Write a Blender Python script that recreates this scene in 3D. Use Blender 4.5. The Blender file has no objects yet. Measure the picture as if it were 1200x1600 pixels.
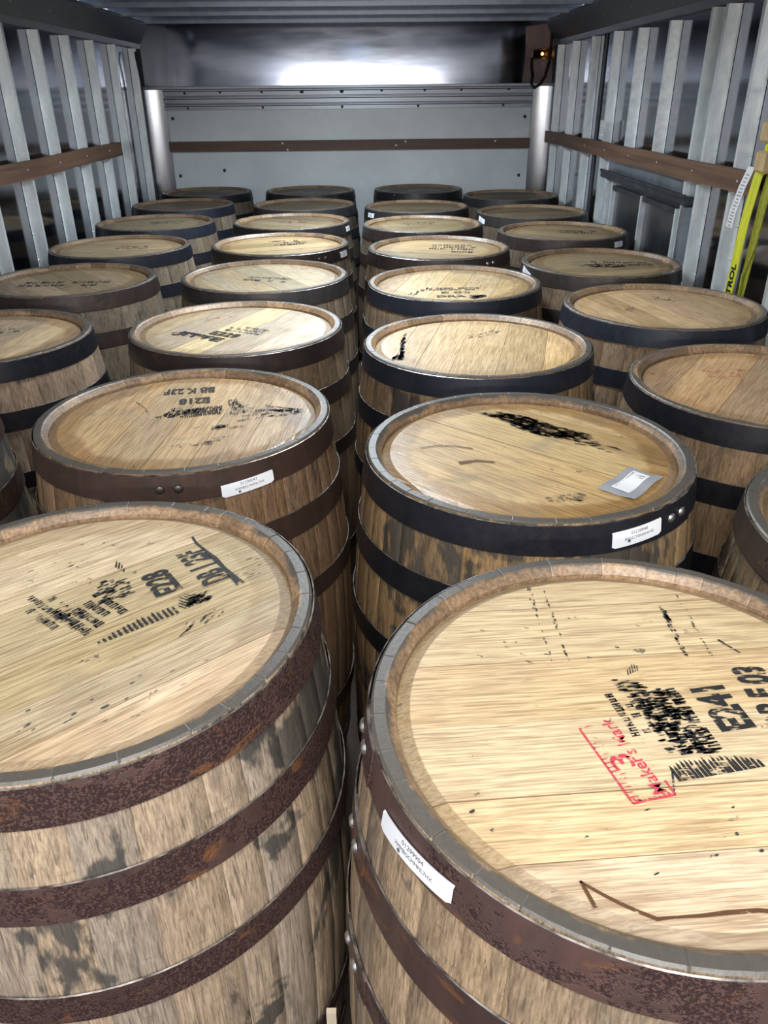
import bpy, math, random
from math import pi, sin, cos, radians as R_, hypot
from mathutils import Vector, Matrix
S = bpy.context.scene
COL = S.collection

# ------------------------------------------------------------------ camera
cd = bpy.data.cameras.new('camera'); cam = bpy.data.objects.new('camera', cd); COL.objects.link(cam)
cd.sensor_fit = 'VERTICAL'; cd.sensor_height = 24.0; cd.lens = 1216.7 / 1600 * 24.0
cd.clip_start = .02
CF = Vector((0.01864124, 0.88001755, -0.4745752)); CR = Vector((0.99961783, -0.02609497, -0.00912378)); CU = Vector((0.02041311, 0.47422376, 0.88016767))
cam.matrix_world = Matrix(((CR.x, CU.x, -CF.x, 0), (CR.y, CU.y, -CF.y, 0), (CR.z, CU.z, -CF.z, 1.4204), (0, 0, 0, 1)))
S.camera = cam

# ------------------------------------------------------------------ world, lights, exposure
w = bpy.data.worlds.new('dock'); S.world = w; w.use_nodes = True
bg = w.node_tree.nodes['Background']; bg.inputs[0].default_value = (.72, .80, 1, 1); bg.inputs[1].default_value = .62
def area(name, loc, aim, sx, sy, power, col, spread=180):
    l = bpy.data.lights.new(name, 'AREA'); l.shape = 'RECTANGLE'; l.size = sx; l.size_y = sy; l.energy = power; l.color = col
    l.spread = R_(spread)
    o = bpy.data.objects.new(name, l); COL.objects.link(o); o.location = loc
    o.rotation_euler = (Vector(aim) - Vector(loc)).to_track_quat('-Z', 'Y').to_euler(); return o
area('dock_light', (0, -.60, 2.32), (0, 1.1, .75), 1.3, .75, 44, (1.0, .985, .94))
area('dome_light', (-.05, 3.65, 1.765), (-.05, 3.65, 0), .22, .12, 20, (.78, .90, 1.0), 170)
area('rear_dome_light', (-.02, 2.12, 1.765), (-.02, 2.12, 0), .30, .16, 12, (.88, .95, 1.0), 165)
area('added_doorway_strip', (0, -1.7, 1.53), (0, 5, 1.3), 2.5, .10, 15, (1.0, .93, .82))  # thin strip added outside the opening, for the attic's reflected band and front wall
S.view_settings.view_transform = 'Standard'; S.view_settings.look = 'None'; S.view_settings.gamma = 1
S.view_settings.use_curve_mapping = False; S.view_settings.exposure = .55

# ------------------------------------------------------------------ materials
def mat(name):
    m = bpy.data.materials.new(name); m.use_nodes = True; nt = m.node_tree
    return m, nt, nt.nodes['Principled BSDF'], nt.nodes['Material Output']
class G:
    """tiny node-graph helper"""
    def __init__(s, nt): s.nt = nt
    def n(s, t, **k):
        o = s.nt.nodes.new(t)
        for a, v in k.items(): setattr(o, a, v)
        return o
    def l(s, a, b): s.nt.links.new(a, b)
    def set(s, sock, v):
        if hasattr(v, 'is_output') or isinstance(v, bpy.types.NodeSocket): s.l(v, sock)
        else: sock.default_value = v
    def math(s, op, a, b=0.0, clamp=False):
        o = s.n('ShaderNodeMath', operation=op, use_clamp=clamp); s.set(o.inputs[0], a); s.set(o.inputs[1], b); return o.outputs[0]
    def mix(s, f, a, b, mode='MIX'):
        o = s.n('ShaderNodeMix', data_type='RGBA', blend_type=mode); s.set(o.inputs[0], f)
        s.set(o.inputs[6], a if not isinstance(a, tuple) else (*a, 1)); s.set(o.inputs[7], b if not isinstance(b, tuple) else (*b, 1)); return o.outputs[2]
    def noise(s, vec, scale, detail=3, rough=.5, dist=0.0):
        o = s.n('ShaderNodeTexNoise'); s.l(vec, o.inputs['Vector']); o.inputs['Scale'].default_value = scale
        o.inputs['Detail'].default_value = detail; o.inputs['Roughness'].default_value = rough; o.inputs['Distortion'].default_value = dist; return o.outputs[0]
    def ss(s, v, lo, hi):
        o = s.n('ShaderNodeMapRange', interpolation_type='SMOOTHSTEP'); s.set(o.inputs[0], v)
        s.set(o.inputs[1], lo); s.set(o.inputs[2], hi); return o.outputs[0]
    def scale(s, vec, sc, add=None):
        o = s.n('ShaderNodeVectorMath', operation='MULTIPLY'); s.l(vec, o.inputs[0]); o.inputs[1].default_value = sc
        if add is None: return o.outputs[0]
        a = s.n('ShaderNodeVectorMath', operation='ADD'); s.l(o.outputs[0], a.inputs[0]); s.l(add, a.inputs[1]); return a.outputs[0]
    def bump(s, h, strength, dist, bsdf, normal=None):
        o = s.n('ShaderNodeBump'); o.inputs['Strength'].default_value = strength; o.inputs['Distance'].default_value = dist; s.l(h, o.inputs['Height'])
        if normal: s.l(normal, o.inputs['Normal'])
        s.l(o.outputs[0], bsdf.inputs['Normal']); return o.outputs[0]

def simple(name, col, rough=.5, metal=0, nscale=0, namt=.15, bump=0, aniso=None):
    m, nt, b, _ = mat(name); g = G(nt)
    b.inputs['Roughness'].default_value = rough; b.inputs['Metallic'].default_value = metal
    if nscale:
        tc = g.n('ShaderNodeTexCoord'); v = g.scale(tc.outputs['Object'], aniso or (1, 1, 1))
        f = g.noise(v, nscale, 4, .6)
        g.l(g.mix(g.ss(f, .3, .7), tuple(c * (1 - namt) for c in col), tuple(min(1, c * (1 + namt)) for c in col)), b.inputs['Base Color'])
        g.l(g.math('ADD', g.math('MULTIPLY', f, .25), rough - .12), b.inputs['Roughness'])
        if bump: g.bump(f, bump, .002, b)
    else: b.inputs['Base Color'].default_value = (*col, 1)
    return m

def head_material():
    m, nt, b, _ = mat('oak_head'); g = G(nt)
    tc = g.n('ShaderNodeTexCoord').outputs['Object']; oi = g.n('ShaderNodeObjectInfo'); pos = g.n('ShaderNodeNewGeometry').outputs['Position']
    rnd = oi.outputs['Random']; cx = g.n('ShaderNodeCombineXYZ'); g.l(g.math('MULTIPLY', rnd, 37), cx.inputs[0]); g.l(g.math('MULTIPLY', rnd, 91), cx.inputs[1]); off = cx.outputs[0]
    v1 = g.scale(tc, (1, .035, 1), off)
    rings = g.noise(v1, 420, 3, .6, .5)              # fine growth lines running along the board
    v2 = g.scale(tc, (1, .12, 1), off); soft = g.noise(v2, 38, 3, .6, 1.5)
    v3 = g.scale(tc, (1, .22, 1), off); fleck = g.noise(v3, 190, 2, .5, .8)
    blot = g.noise(pos, 7, 4, .6, .5)
    c = g.mix(g.ss(rings, .34, .66), (.32, .22, .122), (.635, .515, .33))
    c = g.mix(g.ss(soft, .3, .75), c, g.mix(.45, c, (.66, .53, .35)))
    c = g.mix(g.math('MULTIPLY', g.ss(fleck, .62, .75), .35), c, (.30, .20, .10))
    tone = g.math('ADD', g.math('MULTIPLY', rnd, .42), .72)      # every board its own tone
    hsv = g.n('ShaderNodeHueSaturation'); g.l(c, hsv.inputs['Color']); g.l(tone, hsv.inputs['Value'])
    g.l(g.math('ADD', .80, g.math('MULTIPLY', g.math('FRACT', g.math('MULTIPLY', rnd, 13.7)), .22)), hsv.inputs['Saturation']); c = hsv.outputs[0]
    c = g.mix(1.0, c, oi.outputs['Color'], 'MULTIPLY')
    dirt = oi.outputs['Alpha']
    # water-stained band towards the rim, with a ragged edge
    ln = g.n('ShaderNodeVectorMath', operation='LENGTH'); fl = g.scale(tc, (1, 1, 0)); g.l(fl, ln.inputs[0])
    rr = g.math('ADD', ln.outputs['Value'], g.math('MULTIPLY', g.math('SUBTRACT', blot, .5), .09))
    c = g.mix(g.math('MULTIPLY', g.ss(rr, .188, .205), g.math('MULTIPLY', dirt, .95)), c, g.mix(1.0, c, (.58, .48, .37), 'MULTIPLY'))
    c = g.mix(g.math('MULTIPLY', g.ss(ln.outputs['Value'], .2310, .2325), .55), c, (.17, .115, .065))
    # grey weather blotches
    c = g.mix(g.math('MULTIPLY', g.ss(blot, .5, .72), g.math('MULTIPLY', dirt, .6)), c, (.17, .15, .125))
    # small dark nicks and scuffs
    sc1 = g.noise(g.scale(pos, (1, 1.0, 1)), 46, 3, .7, .3); sc0 = g.noise(pos, 9, 2, .5)
    nick = g.math('MULTIPLY', g.ss(sc1, .66, .70), g.ss(sc0, .5, .6))
    c = g.mix(g.math('MULTIPLY', nick, .75), c, (.06, .055, .05))
    g.l(c, b.inputs['Base Color'])
    g.l(g.math('SUBTRACT', g.math('ADD', .42, g.math('MULTIPLY', g.ss(blot, .3, .7), .22)), g.math('MULTIPLY', g.ss(rr, .19, .22), g.math('MULTIPLY', dirt, .28))), b.inputs['Roughness'])
    h = g.math('ADD', rings, g.math('MULTIPLY', fleck, .6)); g.bump(h, .5, .0010, b)
    return m

def stave_material():
    m, nt, b, _ = mat('oak_stave'); g = G(nt)
    tc = g.n('ShaderNodeTexCoord').outputs['Object']; oi = g.n('ShaderNodeObjectInfo'); pos = g.n('ShaderNodeNewGeometry').outputs['Position']
    rnd = oi.outputs['Random']; cx = g.n('ShaderNodeCombineXYZ'); g.l(g.math('MULTIPLY', rnd, 41), cx.inputs[0]); g.l(g.math('MULTIPLY', rnd, 77), cx.inputs[2]); off = cx.outputs[0]
    gr = g.noise(g.scale(tc, (1, 1, .05), off), 380, 4, .65, .3)
    ln_ = g.noise(g.scale(tc, (1, 1, .018), off), 300, 2, .5)
    gs = g.noise(g.scale(tc, (1, 1, .22), off), 34, 5, .7, .4)
    hz = g.noise(g.scale(pos, (.4, .4, 1.6)), 75, 4, .7)         # scuffs across the staves
    big = g.noise(g.scale(pos, (1, 1, .8)), 6.5, 4, .65, .4)
    c = g.mix(g.ss(gr, .28, .72), (.20, .145, .095), (.43, .335, .235))
    c = g.mix(g.math('MULTIPLY', g.ss(gs, .48, .70), .72), c, (.12, .095, .075))
    c = g.mix(g.math('MULTIPLY', g.ss(hz, .58, .72), .5), c, (.12, .10, .08))
    c = g.mix(g.math('MULTIPLY', g.ss(ln_, .60, .68), .6), c, (.07, .05, .038))
    tone = g.math('ADD', g.math('MULTIPLY', rnd, .45), .74)
    hsv = g.n('ShaderNodeHueSaturation'); g.l(c, hsv.inputs['Color']); g.l(tone, hsv.inputs['Value'])
    g.l(g.math('ADD', .70, g.math('MULTIPLY', g.math('FRACT', g.math('MULTIPLY', rnd, 7.3)), .3)), hsv.inputs['Saturation']); c = hsv.outputs[0]
    c = g.mix(1.0, c, oi.outputs['Color'], 'MULTIPLY')
    dirt = oi.outputs['Alpha']
    e = g.math('ADD', big, g.math('MULTIPLY', g.math('SUBTRACT', gs, .5), .25))
    thr = g.math('SUBTRACT', .74, g.math('MULTIPLY', dirt, .26))
    c = g.mix(g.math('MULTIPLY', g.ss(e, thr, g.math('ADD', thr, .06)), .86), c, (.035, .034, .032))
    g.l(c, b.inputs['Base Color']); b.inputs['Roughness'].default_value = .68
    g.bump(g.math('ADD', gr, gs), .55, .0016, b)
    return m

def endgrain_material():
    m, nt, b, _ = mat('oak_endgrain'); g = G(nt)
    tc = g.n('ShaderNodeTexCoord').outputs['Object']; oi = g.n('ShaderNodeObjectInfo'); rnd = oi.outputs['Random']
    n1 = g.noise(tc, 160, 4, .7); n2 = g.noise(tc, 14, 4, .6)
    c = g.mix(g.ss(n1, .3, .7), (.15, .095, .055), (.33, .215, .125))
    hsv = g.n('ShaderNodeHueSaturation'); g.l(c, hsv.inputs['Color']); g.l(g.math('ADD', g.math('MULTIPLY', rnd, .6), .7), hsv.inputs['Value']); c = hsv.outputs[0]
    dirt = g.math('MULTIPLY', oi.outputs['Alpha'], 1.0)
    ln = g.n('ShaderNodeVectorMath', operation='LENGTH'); g.l(g.scale(tc, (1, 1, 0)), ln.inputs[0])
    grime = g.ss(g.math('ADD', ln.outputs['Value'], g.math('MULTIPLY', g.math('SUBTRACT', n2, .5), .03)), g.math('SUBTRACT', .262, g.math('MULTIPLY', dirt, .016)), g.math('SUBTRACT', .268, g.math('MULTIPLY', dirt, .016)))
    c = g.mix(g.math('MULTIPLY', grime, .92), c, (.070, .068, .062))
    g.l(c, b.inputs['Base Color']); b.inputs['Roughness'].default_value = .42
    g.bump(n1, .4, .001, b); return m

def hoop_material():
    m, nt, b, _ = mat('hoop_steel'); g = G(nt)
    tc = g.n('ShaderNodeTexCoord').outputs['Object']; oi = g.n('ShaderNodeObjectInfo'); pos = g.n('ShaderNodeNewGeometry').outputs['Position']
    base = oi.outputs['Color']; rust = oi.outputs['Alpha']
    n1 = g.noise(pos, 9, 5, .65, .3); n2 = g.noise(pos, 70, 4, .7); n3 = g.noise(pos, 330, 3, .7); st = g.noise(g.scale(pos, (1, 1, .15)), 26, 4, .6)
    c = g.mix(g.math('MULTIPLY', g.ss(st, .35, .7), .5), base, g.mix(1, base, (1.9, 1.6, 1.45), 'MULTIPLY'))
    thr = g.math('SUBTRACT', .80, g.math('MULTIPLY', rust, .33))
    e = g.math('ADD', g.math('MULTIPLY', n1, .7), g.math('MULTIPLY', n2, .3))
    mask = g.ss(e, thr, g.math('ADD', thr, .05)); fine = g.math('MULTIPLY', mask, g.ss(n3, .40, .56))
    c = g.mix(g.math('MULTIPLY', mask, .5), c, (.115, .052, .038)); c = g.mix(fine, c, (.030, .012, .012))
    c = g.mix(g.math('MULTIPLY', g.math('MULTIPLY', g.ss(g.noise(g.scale(pos, (1, 1, 2.2)), 13, 3, .6, 1), .6, .7), rust), .55), c, (.25, .10, .03))
    g.l(c, b.inputs['Base Color']); b.inputs['Metallic'].default_value = .35
    g.l(g.math('ADD', .36, g.math('ADD', g.math('MULTIPLY', mask, .3), g.math('MULTIPLY', g.ss(n2, .3, .7), .14))), b.inputs['Roughness'])
    h = g.math('ADD', g.math('MULTIPLY', fine, -.9), g.math('MULTIPLY', n2, .12)); g.bump(h, .7, .0016, b)
    return m

def ink_material(name, col, cover=.5, sx=1.0):
    """worn stencil ink: breaks up along the grain of the board (board direction = object y)"""
    m, nt, b, out = mat(name); g = G(nt)
    tc = g.n('ShaderNodeTexCoord').outputs['Object']
    n1 = g.noise(g.scale(tc, (1, .16, 1)), 420, 2, .6, .5); n2 = g.noise(tc, 60, 3, .6)
    a = g.ss(g.math('ADD', g.math('MULTIPLY', n1, .6), g.math('MULTIPLY', n2, .4)), 1 - cover - .06, 1 - cover + .03)
    b.inputs['Base Color'].default_value = (*col, 1); b.inputs['Roughness'].default_value = .6
    tr = g.n('ShaderNodeBsdfTransparent'); mx = g.n('ShaderNodeMixShader'); g.l(a, mx.inputs[0]); g.l(tr.outputs[0], mx.inputs[1]); g.l(b.outputs[0], mx.inputs[2])
    g.l(mx.outputs[0], out.inputs[0]); return m

def sheet_material(name, col, rough, aniso=(1, 1, 1), metal=1.0):
    m, nt, b, _ = mat(name); g = G(nt)
    tc = g.n('ShaderNodeTexCoord').outputs['Object']
    n = g.noise(g.scale(tc, aniso), 9, 4, .6); n2 = g.noise(tc, 1.6, 2, .5)
    g.l(g.mix(g.ss(n, .3, .7), tuple(c * .82 for c in col), col), b.inputs['Base Color']); b.inputs['Metallic'].default_value = metal
    g.l(g.math('ADD', rough, g.math('MULTIPLY', n, .10)), b.inputs['Roughness']); g.bump(n2, .05, .02, b); return m

M = dict(
    head=head_material(), stave=stave_material(), end=endgrain_material(), hoop=hoop_material(),
    ink=ink_material('black_stencil_ink', (.018, .018, .02), .56), inkthin=ink_material('thin_stencil_ink', (.03, .032, .036), .50),
    faint=ink_material('faded_stencil_ink', (.06, .06, .062), .47), red=ink_material('red_stamp_ink', (.52, .05, .08), .56), redfaint=ink_material('pale_red_ink', (.52, .07, .08), .46),
    crack=ink_material('brown_crack_stain', (.10, .045, .018), .60),
    edge=simple('hoop_edge_wear_glint', (.30, .27, .25), .35, .85, 40, .75), rivet=simple('rivet_steel', (.45, .43, .40), .38, .9, 260, .3), rivetdark=simple('rivet_dark', (.13, .11, .10), .42, .8, 260, .3),  # edge: worn steel on upper hoop rims, their specular glint painted in as lighter colour
    sticker=simple('sticker_paper', (.80, .81, .84), .45), print=simple('label_print', (.10, .10, .12), .6), printgrey=simple('label_print_grey', (.33, .33, .36), .6),
    pouch=simple('grey_plastic_pouch', (.33, .34, .37), .28),
    galv=simple('galvanised_stud', (.84, .89, .91), .36, .45, 22, .14, aniso=(1, 1, .4)),
    alu=sheet_material('mirror_aluminium_sheet', (.36, .375, .41), .05, (1, 1, 1)),
    aludark=sheet_material('dull_aluminium', (.30, .32, .35), .30),
    attic=sheet_material('attic_aluminium', (.52, .56, .66), .08, (.3, 1, 2)),
    corner=sheet_material('corner_aluminium', (.70, .70, .72), .16, (1, 1, .2)),
    extr=simple('extrusion_aluminium', (.36, .38, .42), .36, .8, 12, .15, aniso=(.2, 1, 1)),
    panel=simple('white_wall_panel', (.84, .875, .88), .24, 0, 2.5, .07), rail=simple('brown_wood_rail', (.16, .085, .05), .55, 0, 16, .3, .3, (1, .1, 3)),
    railx=simple('brown_wood_rail_back', (.15, .085, .055), .55, 0, 16, .25, .3, (.1, 1, 3)),
    cove=simple('grey_cove_steel', (.15, .16, .175), .42, .6, 7, .2, aniso=(1, .3, 1)), dark=simple('dark_steel', (.07, .075, .085), .45, .6, 10, .25), black=simple('black_rubber', (.012, .012, .014), .5),
    roof=simple('roof_sheet', (.16, .18, .22), .45, .5, 6, .2), bow=simple('roof_bow_steel', (.24, .27, .32), .35, .8, 9, .2),
    floor=simple('truck_floor_wood', (.07, .05, .035), .8, 0, 14, .4, .3, (1, .1, 1)),
    lining=simple('red_brown_lining', (.85, .58, .52), .5, 0, 9, .18, .3), copper=simple('copper_trim', (.75, .36, .26), .3, .6),
    yellow=simple('yellow_webbing', (.62, .64, .03), .55, 0, 90, .15, .3, (1, 1, .2)), yellowdark=simple('folded_yellow_webbing', (.30, .31, .03), .6, 0, 90, .2, .3),
    concrete=simple('dock_concrete', (.035, .035, .036), .85, 0, 12, .25), joint=simple('board_joint', (.19, .12, .06), .7),
    tan=simple('tan_wood', (.52, .38, .20), .6, 0, 40, .2, .3, (1, 1, .2)), whitewood=simple('bare_pine', (.66, .56, .42), .6, 0, 60, .15, .3, (1, 1, .1)),
    lampbody=simple('lamp_housing', (.7, .7, .7), .4),
)
def emis(name, col, k):
    m, nt, b, _ = mat(name); b.inputs['Base Color'].default_value = (*col, 1); b.inputs['Emission Color'].default_value = (*col, 1); b.inputs['Emission Strength'].default_value = k; return m
M['amber'] = emis('amber_lamp', (1, .45, .08), 6); M['lens'] = emis('dome_lens', (.60, .78, 1.0), 1.2)

# ------------------------------------------------------------------ mesh helpers
class MB:
    def __init__(s): s.v = []; s.f = []; s.m = []; s.sm = []
    def quad(s, *p, m=0, sm=False):
        i = len(s.v); s.v += [tuple(q) for q in p]; s.f.append(tuple(range(i, i + len(p)))); s.m.append(m); s.sm.append(sm)
    def grid(s, rows, m=0, sm=True, close=False):
        i = len(s.v); n = len(rows[0])
        for r in rows: s.v += [tuple(q) for q in r]
        for a in range(len(rows) - 1):
            for b_ in range(n if close else n - 1):
                c = (b_ + 1) % n
                s.f.append((i + a * n + b_, i + a * n + c, i + (a + 1) * n + c, i + (a + 1) * n + b_)); s.m.append(m); s.sm.append(sm)
    def box(s, x0, x1, y0, y1, z0, z1, m=0, ch=0.0):
        i = len(s.v)
        if ch:
            P = []
            for z, k in ((z0, ch), (z0 + ch, 0), (z1 - ch, 0), (z1, ch)):
                P.append([(x0 + k, y0 + k, z), (x1 - k, y0 + k, z), (x1 - k, y1 - k, z), (x0 + k, y1 - k, z)])
            s.grid(P, m, False, True); s.quad(*P[0][::-1], m=m); s.quad(*P[3], m=m); return
        s.v += [(x, y, z) for z in (z0, z1) for y in (y0, y1) for x in (x0, x1)]
        for f in ((0, 2, 3, 1), (4, 5, 7, 6), (0, 1, 5, 4), (2, 6, 7, 3), (0, 4, 6, 2), (1, 3, 7, 5)):
            s.f.append(tuple(i + k for k in f)); s.m.append(m); s.sm.append(False)
    def tube(s, pts, r, n=8, m=0):
        rows = []
        for k, p in enumerate(pts):
            p = Vector(p); d = (Vector(pts[min(k + 1, len(pts) - 1)]) - Vector(pts[max(k - 1, 0)])).normalized()
            a = d.orthogonal().normalized() if k == 0 else (a - d * a.dot(d)).normalized()
            c = d.cross(a); rows.append([tuple(p + a * r * cos(t * 2 * pi / n) + c * r * sin(t * 2 * pi / n)) for t in range(n)])
        s.grid(rows, m, True, True); s.quad(*rows[0][::-1], m=m); s.quad(*rows[-1], m=m)
    def dome(s, c, nrm, r, h, n=10, m=0):
        c = Vector(c); nrm = Vector(nrm).normalized(); a = nrm.orthogonal().normalized(); b_ = nrm.cross(a)
        rows = [[tuple(c + (a * cos(t * 2 * pi / n) + b_ * sin(t * 2 * pi / n)) * r * k + nrm * h * q) for t in range(n)] for k, q in ((1, 0), (.92, .5), (.6, .88), (.15, 1))]
        s.grid(rows, m, True, True); s.quad(*rows[-1], m=m)
    def mesh(s, name, mats):
        me = bpy.data.meshes.new(name); me.from_pydata(s.v, [], s.f)
        for q in mats: me.materials.append(q)
        me.polygons.foreach_set('material_index', s.m); me.polygons.foreach_set('use_smooth', s.sm); me.update(); return me
def ob(name, me, parent=None, **props):
    o = bpy.data.objects.new(name, me); COL.objects.link(o)
    if parent is not None: o.parent = parent
    for k, v in props.items(): o[k] = v
    return o
def build(name, mb, mats, parent=None, **props):
    return ob(name, mb.mesh(name, mats if isinstance(mats, (list, tuple)) else [mats]), parent, **props)
def struct(name, mb, mats): return build(name, mb, mats, kind='structure')

def text_mesh(txt, width, height, bold=.03):
    """flat lettering, baseline from (0,0) to (width,0), cap height = height; returns vertex list and faces"""
    cu = bpy.data.curves.new('t', 'FONT'); cu.body = txt; cu.size = 1; cu.offset = bold; cu.resolution_u = 3
    o = bpy.data.objects.new('t', cu); COL.objects.link(o); bpy.context.view_layer.update()
    dg = bpy.context.evaluated_depsgraph_get(); me = bpy.data.meshes.new_from_object(o.evaluated_get(dg))
    vs = [v.co.copy() for v in me.vertices]; fs = [tuple(p.vertices) for p in me.polygons]
    bpy.data.objects.remove(o); bpy.data.curves.remove(cu); bpy.data.meshes.remove(me)
    x0 = min(v.x for v in vs); x1 = max(v.x for v in vs); y0 = min(v.y for v in vs); y1 = max(v.y for v in vs)
    return [((v.x - x0) / (x1 - x0) * width, (v.y - y0) / (y1 - y0) * height) for v in vs], fs

# ------------------------------------------------------------------ the truck box (setting)
YB, XL, XR, Y0 = 5.56, -1.362, 1.222, .20
b = MB(); b.box(XL - .1, XR + .1, Y0, YB + .1, -.06, 0); struct('floor', b, M['floor'])
b = MB(); b.box(-2.5, 2.4, -3.2, Y0, -.12, -.002); struct('floor_dock', b, M['concrete'])
# left wall
b = MB(); b.box(XL - .03, XL, Y0, YB + .05, 0, 1.80); wl = struct('wall_left', b, M['alu'])
b = MB(); b.box(XR, XR + .03, Y0, YB + .05, 0, 1.80); wr = struct('wall_right', b, M['alu'])
def stud_mesh(side, seed):
    """hat section: two webs, a cap towards the room and two riveted flanges on the sheet; side=+1 faces +x"""
    rnd = random.Random(seed); b = MB(); d = .040 * side; w = .013; z0, z1 = 0.0, 1.66
    P = [(.0015 * side, -w - .015), (.0015 * side, -w), (d, -w + .003), (d, w - .003), (.0015 * side, w), (.0015 * side, w + .015)]
    rows = [[(x, y, z) for x, y in P] for z in (z0, z1)]
    b.grid(rows, 0, False)
    b.quad(*[(x, y, z1) for x, y in P[1:5]])
    z = z0 + .08
    while z < z1 - .03:
        for yy in (-w - .008, w + .008): b.dome((.0015 * side, yy, z), (side, 0, 0), .0055, .003, 6)
        z += .105
    return b.mesh('stud', [M['galv']])
SL = stud_mesh(1, 1); SR = stud_mesh(-1, 2)
for y in (5.36, 4.93, 4.54, 4.17, 3.79, 3.42, 3.05, 2.68, 2.3, 1.92, 1.54, 1.16, .78, .42):
    o = ob('stud', SL, wl); o.location = (XL, y, 0)
for y in (5.38, 5.01, 4.6, 4.21, 3.84, 3.46, 3.06, 2.94, 2.67, 2.3, 1.92, 1.54, 1.16, .78, .42):
    if 3.2 < y < 4.1:
        continue
    o = ob('stud', SR, wr); o.location = (XR, y, 0)
for y in (3.84, 3.46):                        # studs cut short above the side door
    o = ob('stud', SR, wr); o.location = (XR, y, 1.13); o.scale = (1, 1, .52 / 1.66)
# wall rails
def rail(parent, x0, x1, ya, yb, z0=1.132, z1=1.198):
    b = MB(); n = 14
    rows = []
    for i in range(n + 1):
        y = ya + (yb - ya) * i / n; dz = .002 * sin(i * 1.7)
        rows.append([(x0, y, z0 + dz), (x1, y, z0 + dz), (x1, y, z1 + dz), (x0, y, z1 + dz)])
    b.grid(rows, 0, False, True); b.quad(*rows[0]); b.quad(*rows[-1][::-1])
    o = build('wood_rail', b, M['rail'], parent)
    r = MB(); y = ya + .12; sx = x1 if abs(x1) < abs(x0) else x0; s_ = 1 if sx < 0 else -1
    while y < yb:
        r.dome((sx, y, (z0 + z1) / 2), (s_, 0, 0), .006, .003, 8); y += .375
    build('screw_heads', r, M['rivet'], o)
rail(wl, XL + .041, XL + .058, .22, 4.70)
rail(wr, XR - .058, XR - .041, 2.47, 5.47)
# top rails (dark sloping coves where walls meet the roof)
for side, X, par in ((1, XL, wl), (-1, XR, wr)):
    b = MB(); pr = [(X, 1.665), (X + side * .018, 1.665), (X + side * .024, 1.69), (X + side * .085, 1.785), (X + side * .085, 1.80), (X, 1.80)]
    b.grid([[(x, y, z) for x, z in pr] for y in (Y0, YB)], 0, False, True)
    t = build('top_rail', b, M['cove'], par)
    r = MB(); y = 1.0
    while y < YB - .1:
        r.dome((X + side * .052, y, 1.737), (side * .8, 0, -.6), .007, .004, 8); r.dome((X + side * .03, y + .12, 1.703), (side * .8, 0, -.6), .005, .003, 8); y += .42
    build('rail_rivets', r, M['rivet'], t)
# ceiling and roof bows
b = MB(); b.box(XL, XR, Y0, YB + .95, 1.845, 1.87); ce = struct('ceiling', b, M['roof'])
def bow_mesh():
    b = MB(); P = [(-.03, 1.845), (-.03, 1.838), (-.018, 1.836), (-.014, 1.79), (.014, 1.79), (.018, 1.836), (.03, 1.838), (.03, 1.845)]
    b.grid([[(x, y, z) for y, z in P] for x in (XL + .02, XR - .02)], 0, False, True)
    for s_ in (-1, 1): b.quad((XL + .085 if s_ < 0 else XR - .085, -.02, 1.792), (XL + .085 if s_ < 0 else XR - .085, .02, 1.792), (XL + .10 if s_ < 0 else XR - .10, .02, 1.80), (XL + .10 if s_ < 0 else XR - .10, -.02, 1.80))
    return b.mesh('roof_bow', [M['bow']])
BW = bow_mesh()
for y in (5.5, 4.98, 4.5, 4.0, 3.5, 3.3 - .75, 2.0, 1.5, 1.0, .6):
    o = ob('roof_bow', BW, ce); o.location = (0, y, 0)
# front wall: white panel, extrusions, ledge, polished corners
b = MB(); b.box(XL, XR, YB + .012, YB + .04, 0, 1.46); wf = struct('wall_front', b, M['aludark'])
b = MB(); b.box(-1.226, 1.082, YB - .002, YB + .012, .02, 1.335, 0, .002); pn = build('white_panel', b, M['panel'], wf)
b = MB()
for x, z in ((-1.195, 1.285), (1.045, 1.275), (1.03, .93), (-1.19, .95), (-.9, .98)): b.dome((x, YB - .002, z), (0, -1, 0), .011, .005, 8)
build('panel_bolts', b, M['dark'], pn)
b = MB(); b.box(-1.235, 1.085, YB - .024, YB - .002, 1.093, 1.153, 0, .002); rb = build('wood_rub_rail', b, M['railx'], wf)
b = MB()
for x, z in ((-.51, 1.137), (.22, 1.118), (.28, 1.14), (.86, 1.137), (-.48, 1.10)): b.dome((x, YB - .024, z), (0, -1, 0), .007, .003, 8)
build('screw_heads', b, M['sticker'], rb)
def extr(z0, z1, d):
    b = MB(); P = [(YB - .002, z0), (YB - d, z0 + .002), (YB - d, z1 - .012), (YB - d - .006, z1 - .007), (YB - d - .006, z1 - .002), (YB - .002, z1)]
    b.grid([[(x, y, z) for y, z in P] for x in (-1.235, 1.085)], 0, False, True)
    for x in (-1.235, 1.085): b.quad(*[(x, y, z) for y, z in P])
    return b
for z0, z1, d in ((1.328, 1.362, .010), (1.366, 1.402, .022), (1.408, 1.444, .014)):
    build('extruded_strip', extr(z0, z1, d), M['extr'], wf)
b = MB()
for x, z, r in ((-1.1, 1.425, .008), (-.88, 1.428, .008), (-.62, 1.428, .008), (-.37, 1.43, .013), (-.12, 1.43, .013), (.13, 1.43, .008), (.4, 1.43, .008), (.63, 1.43, .008), (.93, 1.43, .008),
                (-1.09, 1.342, .007), (-.62, 1.342, .008), (-.12, 1.342, .008), (.36, 1.342, .008), (.9, 1.342, .008)):
    b.dome((x, YB - .015, z), (0, -1, 0), r, .005, 8)
build('bolt_heads', b, M['dark'], wf)
b = MB(); b.box(XL, XR, YB - .02, YB + .83, 1.446, 1.463, 0, .002); build('ledge', b, M['extr'], wf)
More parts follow.
